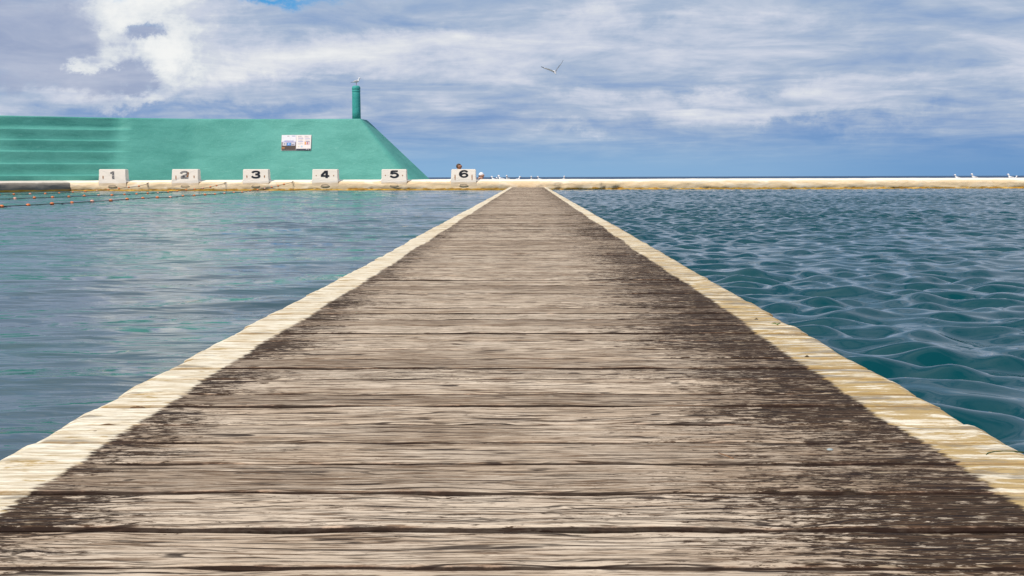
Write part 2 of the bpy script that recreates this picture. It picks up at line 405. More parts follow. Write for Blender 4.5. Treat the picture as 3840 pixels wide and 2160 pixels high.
M_GLASS = simple('black_lens', (0.01, 0.01, 0.012), 0.15, 0.05, 5, 0.6)
M_LEAF = simple('green_leaf', (0.10, 0.17, 0.03), 0.6)
M_WEED = simple('dark_green_seaweed', (0.035, 0.06, 0.012), 0.4)
M_TWIG = simple('brown_twig', (0.22, 0.12, 0.06), 0.8)
M_DRY = simple('dry_brown_leaf', (0.07, 0.05, 0.025), 0.8)
M_SHELL = simple('grey_shell', (0.35, 0.42, 0.42), 0.4)

# ------------------------------------------------------------------ water
def waves(X, Y, spec, chop):
    """sum of travelling waves with peaked crests; short ones fade where the sheet is too coarse to hold them"""
    H = np.zeros_like(X); DX = np.zeros_like(X); DY = np.zeros_like(X)
    sp_ = 0.012 + 0.0013*np.clip(Y - 1, 0, None)
    for (lam, amp, ang, ph) in spec:
        k = 2*math.pi/lam; ca, sa = math.cos(ang), math.sin(ang)
        w = amp*np.clip((lam/sp_ - 2.2)/2.0, 0, 1)
        t = (X*ca + Y*sa)*k + ph
        H += w*np.cos(t); s_ = np.sin(t)*w*chop
        DX -= ca*s_; DY -= sa*s_
    return H, DX, DY
def fan_rows(y0, y1):
    ys = [-6.0, -4.0, -2.5, -1.5, -0.8, -0.3, 0.0, 0.3]
    y = 0.5
    while y < y1:
        ys.append(y); y += 0.012 + 0.0013*max(0.0, y - 1.0)
    ys.append(y1); return np.array(ys)
def water_sheet(name, side, x_edge, spec, drag, matl, cols=520):
    ys = fan_rows(0, 47.97)
    u = np.linspace(0, 1, cols)**1.15
    wmax = 3.2 + 0.56*np.clip(ys, 0, None)
    X = x_edge + side*(u[None, :]*wmax[:, None]); Y = np.repeat(ys[:, None], cols, 1)
    H, DX, DY = waves(X, Y, spec, drag)
    calm = 0.90 + 0.28*np.sin(X*0.61 + 1.3*np.sin(Y*0.37))*np.sin(Y*0.43 + 0.9*np.sin(X*0.51))
    ramp_ = np.clip(np.abs(X - x_edge)/0.35, 0, 1)*np.clip((47.97 - Y)/0.3, 0, 1)
    P = np.stack([X + DX*calm*ramp_, Y + DY*calm*ramp_, WATER_Z + H*calm], 2)
    if side < 0: P = P[:, ::-1]
    o = grid_np(name, P, matl)
    tag(o, kind='structure')
    return o
def spectrum(n, l0, l1, sigma, lpeak, main, spread, r):
    out = []
    for i in range(n):
        lam = l0*(l1/l0)**((i + r.uniform(0, 1))/n)
        e = math.exp(-0.5*(math.log(lam/lpeak)/0.55)**2) + 0.06*(lam/lpeak)
        out.append([lam, e, main + r.normal(0, spread), r.uniform(0, 6.28)])
    k = sigma/math.sqrt(sum(o[1]**2 for o in out)/2)
    return [(a, e*k, c, d) for a, e, c, d in out]
r1 = np.random.default_rng(3)
spec_r = spectrum(72, 1.3, 0.12, 0.0108, 0.28, R(-105), 0.62, r1)
water_sheet('pool_water', +1, 0.62, spec_r, 0.15, M_RIGHT)
r2 = np.random.default_rng(8)
spec_l = spectrum(40, 2.6, 0.5, 0.0085, 1.1, R(-84), 0.26, r2) + spectrum(30, 0.5, 0.11, 0.0017, 0.22, R(-85), 0.42, r2)
water_sheet('pool_water', -1, -0.67, spec_l, 0.8, M_LEFT)
# open sea, from behind the baths to the horizon, in one sheet
sea = mesh_obj('sea', [(-45000, 56, -2.6), (45000, 56, -2.6), (45000, 50000, -2.6), (-45000, 50000, -2.6)], [(0, 1, 2, 3)], M_SEA)
tag(sea, kind='structure')
bed = mesh_obj('ground', [(-60, -10, -1.9), (60, -10, -1.9), (60, 56, -1.9), (-60, 56, -1.9)], [(0, 1, 2, 3)], M_CONC)
tag(bed, kind='structure')

# ------------------------------------------------------------------ boardwalk
DX0, DX1 = -0.727, 0.681
WALL_Y = 48.0
seam_px = [2134, 1982, 1854, 1743, 1662, 1593, 1528, 1477, 1427, 1345, 1280, 1224, 1176, 1135, 1100, 1071, 1030, 984, 942, 904]
sy = [at_z(1983, p, 0.0).y for p in seam_px]
seams = []
y = sy[0]
while y > -1.6: y -= 0.143; seams.append(y)
seams = seams[::-1]
for a, b in zip(sy[:-1], sy[1:]):
    seams.append(a)
    k = max(1, round((b-a)/0.143))
    for j in range(1, k): seams.append(a + (b-a)*j/k)
y = sy[-1]
while y < WALL_Y - 0.10:
    seams.append(y); y += 0.143 + random.uniform(-.006, .006)
seams.append(WALL_Y - 0.004)
big = set(range(len(seams)))
gapw = {}
for i, s in enumerate(seams):
    on = min(abs(s - q) for q in sy) < 1e-4
    gapw[i] = random.uniform(0.0065, 0.0095) if (on or s > sy[-1] and random.random() < .3) else random.uniform(0.0052, 0.0080)
for i, s_ in enumerate(seams):
    if s_ > 7 and random.random() < .22: gapw[i] = random.uniform(0.012, 0.024)
gapw[seams.index(sy[3])] = 0.0012
V_, F_, A_r, A_e = [], [], [], []
for i in range(len(seams)-1):
    ya, yb = seams[i] + gapw[i]/2, seams[i+1] - gapw[i+1]/2
    yc = (ya+yb)/2; rnd = random.random()
    nx = 150 if yc < 6 else (60 if yc < 16 else 24)
    dzp = random.gauss(0, 0.0008) + 0.0012*math.sin(yc*0.7); tilt = random.gauss(0, 0.0009)
    e0 = DX0 + random.uniform(-.005, .005) + 0.003*math.sin(yc*1.3); e1 = DX1 + random.uniform(-.005, .005) + 0.004*math.sin(yc*0.8+1)
    w = yb - ya
    us = [0.0, 0.0, 0.02, 0.06, 0.16, 0.33, 0.5, 0.67, 0.84, 0.94, 0.98, 1.0, 1.0]
    base = len(V_)
    xs = [e0 + (e1-e0)*k/(nx-1) for k in range(nx)]
    if nx > 30:
        xs = [e0, e0+.004, e0+.010, e0+.020] + [e0+.03 + (e1-e0-.06)*k/(nx-9) for k in range(nx-8)] + [e1-.020, e1-.010, e1-.004, e1]
    nx = len(xs)
    near = yc < 9
    for x in xs:
        dend = min(x - e0, e1 - x)
        sh = max(0.0, 1 - dend/0.022)**2 * 0.012           # rounded board corners
        dropz = max(0.0, 1 - dend/0.022)**2 * 0.008
        wa = 0.0036*mnoise.noise(Vector((x*7, ya*9.1, 3.0))) + 0.0018*mnoise.noise(Vector((x*34, ya*9.1, 5.0))) if near else 0
        wb = 0.0036*mnoise.noise(Vector((x*7, yb*9.1, 8.0))) + 0.0018*mnoise.noise(Vector((x*34, yb*9.1, 1.0))) if near else 0
        va = 0.0022*mnoise.noise(Vector((x*9, ya*5, 13.0))); vb = 0.0022*mnoise.noise(Vector((x*9, yb*5, 19.0)))
        end = 0.006*mnoise.noise(Vector((yc*40, 2.2, x))) if dend < .001 else 0
        for j, u in enumerate(us):
            yy = ya + wa + sh + (w - 2*sh - wa + wb)*u
            if j in (0, len(us)-1): zz = -0.045
            elif j in (1, len(us)-2): zz = -0.0045
            elif j in (2, len(us)-3): zz = -0.0016
            else: zz = 0.0
            zz += dzp + tilt*(u-.5)*2 - (dropz if j not in (0, len(us)-1) else 0)
            if 0 < j < 5: zz += va*(1-u)
            if len(us)-6 < j < len(us)-1: zz += vb*u
            if near and 2 < j < len(us)-3: zz += 0.0009*mnoise.noise(Vector((x*5, yy*30, 4.0)))
            V_.append((x + end, yy, zz)); A_r.append(rnd); A_e.append(min(u, 1-u)*min(1.0, w/0.12))
    n = len(us)
    for a in range(nx-1):
        for j in range(n-1):
            F_.append((base+a*n+j, base+(a+1)*n+j, base+(a+1)*n+j+1, base+a*n+j+1))
    F_.append(tuple(base+j for j in range(n))); F_.append(tuple(base+(nx-1)*n+j for j in range(n))[::-1])
boardwalk = empty('boardwalk', (0, 0, 0))
tag(boardwalk, 'long weathered grey timber boardwalk with cream painted borders running out between the two pools', 'boardwalk')
dk = mesh_obj('decking', V_, F_, M_WOOD, boardwalk, smooth=False)
for nm, arr in (('rnd', A_r), ('edge', A_e)):
    at = dk.data.attributes.new(nm, 'FLOAT', 'POINT'); at.data.foreach_set('value', arr)
# bearer wall under the boards that parts the two pools
def box(name, x0, x1, y0, y1, z0, z1, m, parent=None, bev=0.0):
    bm = bmesh.new(); bmesh.ops.create_cube(bm, size=1)
    for v in bm.verts:
        v.co = Vector(((x0+x1)/2 + v.co.x*(x1-x0), (y0+y1)/2 + v.co.y*(y1-y0), (z0+z1)/2 + v.co.z*(z1-z0)))
    if bev: bmesh.ops.bevel(bm, geom=list(bm.edges), offset=bev, segments=3, profile=0.5, affect='EDGES')
    return bm_obj(name, bm, m, parent, smooth=bool(bev))
box('support_wall', -0.66, 0.61, -1.5, 47.9, -1.95, -0.047, M_HOLE, boardwalk)
# rusty bolt heads along the left border
for k, (px, py) in enumerate([(656, 1442), (517, 1526), (475, 1552), (401, 1594), (357, 1619), (275, 1669), (228, 1695), (121, 1757), (60, 1791)]):
    p = at_z(px, py, 0.0)
    bm = bmesh.new()
    n = 14; rad = random.uniform(0.0052, 0.0075)
    ring = []
    for lvl, (rr, zz) in enumerate([(1.5, -.0006), (1.0, .0012), (0.75, .0002), (0.35, .0016)]):
        ring.append([bm.verts.new((p.x + math.cos(2*math.pi*i/n)*rad*rr*(1.35 if lvl == 0 else 1)*random.uniform(.85, 1.15), p.y + math.sin(2*math.pi*i/n)*rad*rr*random.uniform(.85, 1.12), zz)) for i in range(n)])
    for a, b in zip(ring[:-1], ring[1:]):
        for i in range(n): bm.faces.new((a[i], a[(i+1) % n], b[(i+1) % n], b[i]))
    bm.faces.new(ring[-1])
    bm_obj('bolt', bm, M_BOLT, boardwalk)

# ------------------------------------------------------------------ pool end wall (cream)
def wall_profile():
    c = CAM_H
    return [(0.02, WATER_Z-1.2), (0.02, WATER_Z-0.05), (0.0, WATER_Z+0.005), (0.004, WATER_Z+0.03), (-0.004, WATER_Z+0.06), (-0.01, WATER_Z+0.11), (-0.008, WATER_Z+0.17),
            (0.0, WATER_Z+0.22), (0.01, c-0.225), (0.03, c-0.195), (0.08, c-0.165), (0.16, c-0.135), (0.30, c-0.105), (0.50, c-0.085), (0.85, c-0.08), (1.0, c-0.09), (1.06, c-0.13), (1.07, c-0.5)]
def build_wall(name, p0, p1, m, step, lump=1.0, seed=0.0, wobble=True):
    d = Vector((p1[0]-p0[0], p1[1]-p0[1], 0)); L = d.length; d.normalize(); nrm = Vector((-d.y, d.x, 0))
    n = int(L/step)+1; prof = wall_profile(); rows = []
    for i in range(n+1):
        s = L*i/n; bx = p0[0]+d.x*s; by = p0[1]+d.y*s
        row = []
        for j, (o, z) in enumerate(prof):
            k = 0.0
            if 2 <= j <= 9:
                k = 0.030*fbm(bx*0.9+seed, z*5, 1.0, 5) + 0.012*fbm(bx*4+seed, z*16, 4.0, 4)
                if j in (3, 4): k += 0.045*max(0, fbm(bx*1.3+seed, 7.0, 2.0, 4))
            zz = z + (0.010*fbm(bx*0.5+seed, 3.3, 0.0, 3) + 0.004*fbm(bx*3, 1.3, 0.0, 3))*(1 if j >= 8 else 0)
            if 9 <= j <= 12: zz += 0.012*fbm(bx*1.7+seed, j*.3, 2.0, 4)
            if name == 'pool_end_wall':
                # broken slab right of the boardwalk and the notches on either side of it
                if 1.30 < bx < 2.75 and 3 <= j <= 10: k -= 0.075*min(1, (bx-1.30)/.08, (2.75-bx)/.08)
                for cx, ww in ((1.14, .15), (2.84, .07), (3.30, .16)):
                    if abs(bx-cx) < ww and 2 <= j <= 5: k += 0.09*(1-abs(bx-cx)/ww)**.5*(1 if j < 5 else .4)
                if 1.0 < bx < 1.3 and 6 <= j <= 8: k += .03
            row.append((bx + nrm.x*(o+k), by + nrm.y*(o+k), zz))
        rows.append(row)
    P = np.array(rows)
    return grid_np(name, P, m)
xc = at_y(262, 700, WALL_Y).x
w1 = build_wall('pool_end_wall', (xc - 1.3, WALL_Y), (30.0, WALL_Y), M_WALL, 0.05)
tag(w1, 'low cream painted concrete wall with ochre waterline across the far end of the pools', 'wall')
p_corner = (xc, WALL_Y)
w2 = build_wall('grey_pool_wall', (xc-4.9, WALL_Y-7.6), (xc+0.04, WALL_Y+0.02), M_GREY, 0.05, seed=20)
tag(w2, 'grey-brown concrete pool wall turning towards the viewer at far left', 'wall')
# promenade behind the wall
pr = mesh_obj('promenade', [(-34, 40, CAM_H-.30), (-34, 54.0, CAM_H-.30), (-2.2, 54.0, CAM_H-.30), (-2.2, 50.6, CAM_H-.30), (40, 50.6, CAM_H-.30), (40, 49.0, CAM_H-.30), (-18, 49.0, CAM_H-.30), (-24, 40, CAM_H-.30),
                            (-2.2, 54.0, CAM_H-.66), (-2.2, 50.6, CAM_H-.66), (40, 50.6, CAM_H-.66), (40, 54.0, CAM_H-.66), (40, 54.0, -2.7), (-34, 54.0, -2.7), (-2.2, 54.0, -2.7)],
              [(0, 7, 6, 5, 4, 3, 2, 1), (3, 4, 10, 9), (2, 3, 9, 8), (9, 10, 11, 8), (8, 11, 12, 14), (1, 2, 8, 14, 13)], M_CONC, smooth=False)
tag(pr, kind='structure')

# ------------------------------------------------------------------ starting blocks
STROKES = {
 '1': [[(.62, .0), (.62, 1.0)], [(.60, .90), (.42, .80), (.22, .77)]],
 '2': [[(.10, .66), (.20, .84), (.50, .92), (.80, .84), (.88, .68), (.74, .50), (.45, .36), (.24, .24), (.16, .12)], [(.08, .10), (.95, .10)]],
 '3': [[(.10, .74), (.24, .87), (.52, .92), (.80, .87), (.88, .73), (.76, .58), (.46, .53)], [(.46, .51), (.80, .46), (.92, .29), (.80, .13), (.50, .08), (.22, .13), (.08, .28)]],
 '4': [[(.70, .0), (.70, 1.0)], [(.60, .95), (.12, .36)], [(.03, .28), (1.0, .28)]],
 '5': [[(.94, .90), (.22, .90)], [(.26, .92), (.20, .50)], [(.20, .54), (.44, .63), (.72, .60), (.92, .43), (.90, .24), (.70, .10), (.42, .08), (.08, .25)]],
 '6': [[(.93, .74), (.80, .87), (.56, .92), (.32, .86), (.16, .68), (.11, .46), (.16, .27), (.34, .12), (.56, .08), (.80, .14), (.92, .31), (.82, .48), (.58, .56), (.36, .50), (.22, .38)]]}
def number_mesh(txt, wid, hgt, parent, loc, m, rot):
    """bold wide numeral painted as strokes, each a slab a little proud of the last"""
    vs, fs = [], []
    for si, st in enumerate(STROKES[txt]):
        P = [Vector((a, b, 0)) for a, b in st]; Q = []
        if len(P) > 2:
            for i in range(len(P)-1):
                p0, p1, p2, p3 = P[max(i-1, 0)], P[i], P[i+1], P[min(i+2, len(P)-1)]
                for t_ in (0, .25, .5, .75):
                    Q.append(0.5*((2*p1) + (p2-p0)*t_ + (2*p0-5*p1+4*p2-p3)*t_*t_ + (3*p1-p0-3*p2+p3)*t_**3))
            Q.append(P[-1])
        else: Q = P
        base = len(vs); zf = 0.0035 + 0.0012*si
        for i, q in enumerate(Q):
            t_ = (Q[min(i+1, len(Q)-1)] - Q[max(i-1, 0)]); t_ = Vector((t_.x*wid, t_.y*hgt, 0)).normalized()
            nx_, ny_ = -t_.y, t_.x
            wx, wy = 0.046*nx_, 0.030*ny_
            if txt == '1': wx *= .85
            c = ((q.x-.5)*wid, (q.y-.5)*hgt)
            vs += [(c[0]+wx, c[1]+wy, zf), (c[0]-wx, c[1]-wy, zf), (c[0]+wx, c[1]+wy, -.004), (c[0]-wx, c[1]-wy, -.004)]
        for i in range(len(Q)-1):
            a = base+4*i; b = a+4
            fs += [(a, a+1, b+1, b), (a+2, b+2, b+3, a+3), (a, b, b+2, a+2), (a+1, a+3, b+3, b+1)]
        e = base+4*(len(Q)-1); fs += [(base, base+2, base+3, base+1), (e, e+1, e+3, e+2)]
    o = fix_normals(mesh_obj('number', vs, fs, m, parent, smooth=False)); o.location = loc; o.rotation_euler = rot
    return o
def worn_black():
    m, t, b = mat('worn_number_paint'); v, x, y, z = coords(t)
    n = t.noise(v, 28.0, 5, 0.7)
    n2 = t.noise(t.xyz(t.mul(x, 4), t.mul(y, 9), 0), 3.0, 3, 0.6)
    c = t.mix(t.ss(t.add(t.mul(n, .6), t.mul(n2, .4)), 0.45, 0.55), (0.03, 0.032, 0.04, 1), (0.40, 0.36, 0.33, 1))
    t.put(b.inputs['Base Color'], c); b.inputs['Roughness'].default_value = .8
    return m
M_WORN = worn_black()
blocks = [(1, 420, 103), (2, 693, 101), (3, 958, 98), (4, 1218, 97), (5, 1477, 95), (6, 1738, 94)]
blk_lab = {1: 'cream concrete starting block with a faded number 1, leftmost in the row',
           2: 'cream concrete starting block with a peeling number 2 and an orange smear',
           3: 'cream concrete starting block with a bold black number 3',
           4: 'cream concrete starting block with a bold black number 4 below the sign board',
           5: 'cream starting block with a bold black number 5 at the foot of the turquoise slope',
           6: 'cream concrete starting block with a bold black number 6 and two long rust streaks'}
for (num, pxc, wpx) in blocks:
    pc = at_y(pxc, 650, WALL_Y)
    Wd = wpx/100.0*0.965; hw = Wd/2
    o = empty('starting_block', (pc.x, WALL_Y + 0.02, 0)); tag(o, blk_lab[num], 'starting block', 'numbered starting blocks on the end wall')
    zt = at_y(pxc, 634.5, WALL_Y).z; zb = CAM_H - 0.20
    # body: rounded outline with concave feet spreading over the wall's cap; its front runs down into the wall face
    zb = CAM_H - 0.125
    bm = bmesh.new(); r = .035; H = zt - zb
    outl = [(0.02, -.20, 0), (0.02, -.06, 0), (.02, -.01, .10), (.014, .02, .062), (.010, .055, .03), (.006, .10, .012), (.004, H*.6, 0), (0, H-r, 0), (-r*.3, H-r*.3, 0), (-r, H, 0)]
    rings = []
    for (yy, ins, fl_) in [(-.022, .012, 0), (-.012, 0, 0.12), (.05, 0, .45), (.14, 0, 1), (.34, 0, 1), (.38, .02, 1)]:
        ring = []
        for sgn, seq in ((-1, outl), (1, outl[::-1])):
            for (ex, z, fl2) in seq:
                x = sgn*(hw + ex + fl2*fl_ - (ins if z > .05 else 0)); zz = z - (ins if z > H*.9 else 0)
                k = 0.006*fbm(x*4+num*3, z*4, yy*4, 3)
                ring.append(bm.verts.new((x + k, yy + (0.045*(z/H) if z > 0.05 else 0.0) + k, zb + zz + k*.6)))
        rings.append(ring)
    n = len(rings[0])
    for a, b in zip(rings[:-1], rings[1:]):
        for i in range(n): bm.faces.new((a[i], a[(i+1) % n], b[(i+1) % n], b[i]))
    bm.faces.new(rings[0]); bm.faces.new(rings[-1])
    bm_obj('block_body', bm, M_BLOCK, o, smooth=False)
    zn = CAM_H + (664-651.5)/100.0
    yn = -.022 + 0.045*((zn-zb)/H)
    tilt = math.atan(0.045/H)
    number_mesh(str(num), 0.325 if num > 1 else 0.27, 0.275, o, (0.0 if num != 2 else -.02, yn - .004, zn), M_WORN if num < 3 else M_BLACK, (math.pi/2 - tilt, 0, 0))
    # rusty bolts with streaks below them
    for s, ln in ((-1, {1: .13, 2: .17, 3: .10, 4: .04, 5: .04, 6: .22}[num]), (1, {1: 0, 2: .11, 3: .10, 4: .05, 5: .05, 6: .22}[num])):
        if ln == 0: continue
        x0 = s*hw*.70; z0 = zn - .03
        pts = [(-.012, 0), (.012, 0), (.019, -ln*.35), (.014, -ln*.75), (.002, -ln), (-.010, -ln*.8), (-.018, -ln*.4)]
        vs = [(x0+a, -.0265 + 0.045*((z0+b-zb)/H), z0+b) for a, b in pts]
        vs2 = [(a, b-.002, c) for a, b, c in vs]
        nn = len(pts)
        fc = [tuple(range(nn, 2*nn))] + [(i, (i+1) % nn, nn+(i+1) % nn, nn+i) for i in range(nn)]
        fix_normals(mesh_obj('rust_streak', vs+vs2, fc, M_RUST, o, smooth=False))
    if num == 2:
        z0 = zn; vs = [(.105, 0, .09), (.135, 0, .10), (.13, 0, -.06), (.09, 0, -.09), (.05, 0, -.06), (.10, 0, -.02)]
        vs = [(a, -.032 + 0.045*((z0+c-zb)/H), z0+c) for a, b, c in vs]; vs2 = [(a, b+.004, c) for a, b, c in vs]
        fix_normals(mesh_obj('orange_smear', vs+vs2, [(0, 1, 2, 3, 4, 5)] + [(i, (i+1) % 6, 6+(i+1) % 6, 6+i) for i in range(6)], M_RUST, o, smooth=False))
    # hand grip: a scooped cup in the wall below the block
    zg = CAM_H - 0.285; bm = bmesh.new(); n = 20; rings = []
    for (rx, rz, yy, dz) in ((.185, .056, .0, -.018), (.172, .052, -.050, -.020), (.150, .034, -.060, -.008), (.136, .026, -.046, .0), (.120, .018, .03, .004)):
        rings.append([bm.verts.new((math.cos(2*math.pi*i/n)*rx, yy + (0.03 if math.sin(2*math.pi*i/n) > .3 else 0), zg + dz + math.sin(2*math.pi*i/n)*rz)) for i in range(n)])
    for a, b in zip(rings[:-1], rings[1:]):
        for i in range(n): bm.faces.new((a[i], a[(i+1) % n], b[(i+1) % n], b[i]))
    bm.faces.new(rings[-1])
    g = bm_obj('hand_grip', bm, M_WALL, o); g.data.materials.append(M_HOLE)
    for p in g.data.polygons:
        if len(p.vertices) > 4 or (abs(p.center.x) < .14 and p.center.y > -.054 and abs(p.center.z-zg) < .035): p.material_index = 1  # inside of the cup gets the darker colour, its shade painted in

# ------------------------------------------------------------------ turquoise wall with terraces
def build_green():
    Y0 = 51.0
    def ycol(px):     # depth of the wall foot along its length
        pts = [(-900, 44.4), (-400, 46.0), (0, 47.3), (200, 48.3), (419, 49.4), (700, 50.5), (1000, 51.0), (1400, 51.0), (1700, 51.0)]
        for (a, ya), (b, yb) in zip(pts[:-1], pts[1:]):
            if a <= px <= b: return ya + (yb-ya)*(px-a)/(b-a)
        return 51.0
    ztop0 = at_y(1000, 446, 51.9).z
    zlev = [at_y(419, p, 49.9).z for p in (656, 613, 568, 526, 485)]       # nosings, bottom to top
    zb = CAM_H - 0.32
    BAT = 0.35                                                             # run of the batter per metre of rise
    zs = [zb]; st = [0.0]
    # cross-section points: (z, offset when stepped, offset when sloped)
    sec = [(zb, (zlev[0]-zb)*BAT*1.0, 0.0)]
    sec = []
    run = lambda z: (z - zb)*BAT
    prev = zb
    for z in zlev:
        off = run(z)
        sec.append((prev + .004, off - .012, run(prev+.004))); sec.append((prev + .022, off, run(prev+.02))); sec.append(((prev+z)/2, off + .01, run((prev+z)/2)))
        sec.append((z - .052, off, run(z-.052))); sec.append((z - .036, off + .004, run(z-.036))); sec.append((z - .014, off + .020, run(z-.014))); sec.append((z, off + .055, run(z)))
        prev = z
    zt = ztop0
    for f in (0.02, .3, .6, .85): 
        z = prev + (zt-prev)*f; sec.append((z, run(zlev[-1]) + .30 + .0*f, run(z)))
    sec.append((zt-.035, run(zlev[-1])+.30, run(zt-.035))); sec.append((zt-.010, run(zlev[-1])+.312, run(zt-.01)+.012)); sec.append((zt, run(zlev[-1])+.345, run(zt)+.045))
    sec.append((zt+.004, run(zlev[-1])+1.3, run(zt)+1.1))
    cols = list(np.arange(-900, 375, 35)) + [380, 388, 396, 404, 412, 420, 428, 436, 444, 452, 460, 470] + list(np.arange(480, 1330, 25))
    P = []
    for c in cols:
        yc = ycol(c); w = max(0.0, min(1.0, (480-c)/100.0)); w = w*w*(3-2*w)
        row = []
        tpx = [-900, -400, 0, 419, 700, 1000, 1400]
        tz = [0.10, .08, .0, 0.0, .0, .0, .0]
        for (z, o1, o0) in sec:
            off = o1*w + o0*(1-w)
            b = at_y(c, 560, yc)      # foot x from the pixel column
            f = (z-zb)/(zt-zb)
            n_ = 0.018*fbm(b.x*.9, z*1.3, 0, 4)
            row.append((b.x, yc + off + n_, z + (0.006*fbm(b.x*.7, 0, 2, 3) if z > zt-.04 else 0.004*fbm(b.x*1.1, z, 2, 3)*w)))
        P.append(row)
    # right end: the front arris falls from (1354,448) to about (1548,672)
    xa_t, xa_b = at_y(1352, 447, 51.0+run(zt)).x, at_y(1552, 676, 51.0).x
    xs_t, xs_b = at_y(1368, 447, 52.3).x, at_y(1632, 674, 52.6).x
    ncol = 9
    x_last = P[-1][0][0]
    for k in range(1, ncol+1):
        row = []
        for (z, o1, o0) in sec:
            f = max(0, min(1, (z-zb)/(zt-zb))); xe = xa_b + (xa_t-xa_b)*f
            x = x_last + (xe-x_last)*k/ncol
            row.append((x, 51.0 + o0 + 0.018*fbm(x*.9, z*1.3, 0, 4) + (0.02 if k == ncol else 0), z))
        P.append(row)
    for k in range(1, 6):          # sloping end face
        row = []
        for (z, o1, o0) in sec:
            f = max(0, min(1, (z-zb)/(zt-zb))); xe = xa_b + (xa_t-xa_b)*f; xo = xs_b + (xs_t-xs_b)*f
            s = k/5; bulge = 0.05*math.sin(math.pi*s)
            y0 = 51.0+o0
            zz = z
            row.append((xe + (xo-xe)*s + bulge*(1-f), y0 + (53.0-y0)*s, zz - (0.0 if f < .98 else .01)))
        P.append(row)
    P = np.array(P)
    o = grid_np('turquoise_sea_wall', P, M_GREEN)
    tag(o, 'tall turquoise painted sea wall with terraced steps at its left and a sloping right end', 'wall')
    # back
    return zt, run
zt_g, run_g = build_green()
# post on top
pb = at_y(1337, 446, 52.2); ptp = at_y(1334.5, 322, 52.2)
pole = empty('bollard_post', (pb.x, 52.2, zt_g)); tag(pole, 'round turquoise post with ringed domed head on top of the turquoise wall', 'post')
Hp = ptp.z - zt_g + .01; rp = 0.168
def lathe(name, prof, m, parent, n=32, smooth=True, loc=(0, 0, 0)):
    vs, fs = [], []
    for (r, z) in prof:
        for k in range(n):
            a = 2*math.pi*k/n; vs.append((r*math.cos(a)+loc[0], r*math.sin(a)+loc[1], z+loc[2]))
    for i in range(len(prof)-1):
        for k in range(n): fs.append((i*n+k, i*n+(k+1) % n, (i+1)*n+(k+1) % n, (i+1)*n+k))
    fs.append(tuple(range(n))[::-1]); fs.append(tuple((len(prof)-1)*n+k for k in range(n)))
    return mesh_obj(name, vs, fs, m, parent, smooth)
hb = Hp - .27
lathe('shaft', [(rp*1.03, -.05), (rp*1.02, .3), (rp, .8), (rp*.985, hb-.02), (rp*.93, hb)], M_POLE, pole)
lathe('ring', [(rp*.90, hb-.01), (rp*1.0, hb+.015), (rp*1.02, hb+.05), (rp*1.0, hb+.085), (rp*.90, hb+.105)], M_POLE, pole)
lathe('domed_head', [(rp*.90, hb+.095), (rp*1.0, hb+.115), (rp*1.03, hb+.15), (rp*1.0, hb+.20), (rp*.86, hb+.245), (rp*.6, hb+.265), (rp*.2, hb+.273)], M_POLE, pole)

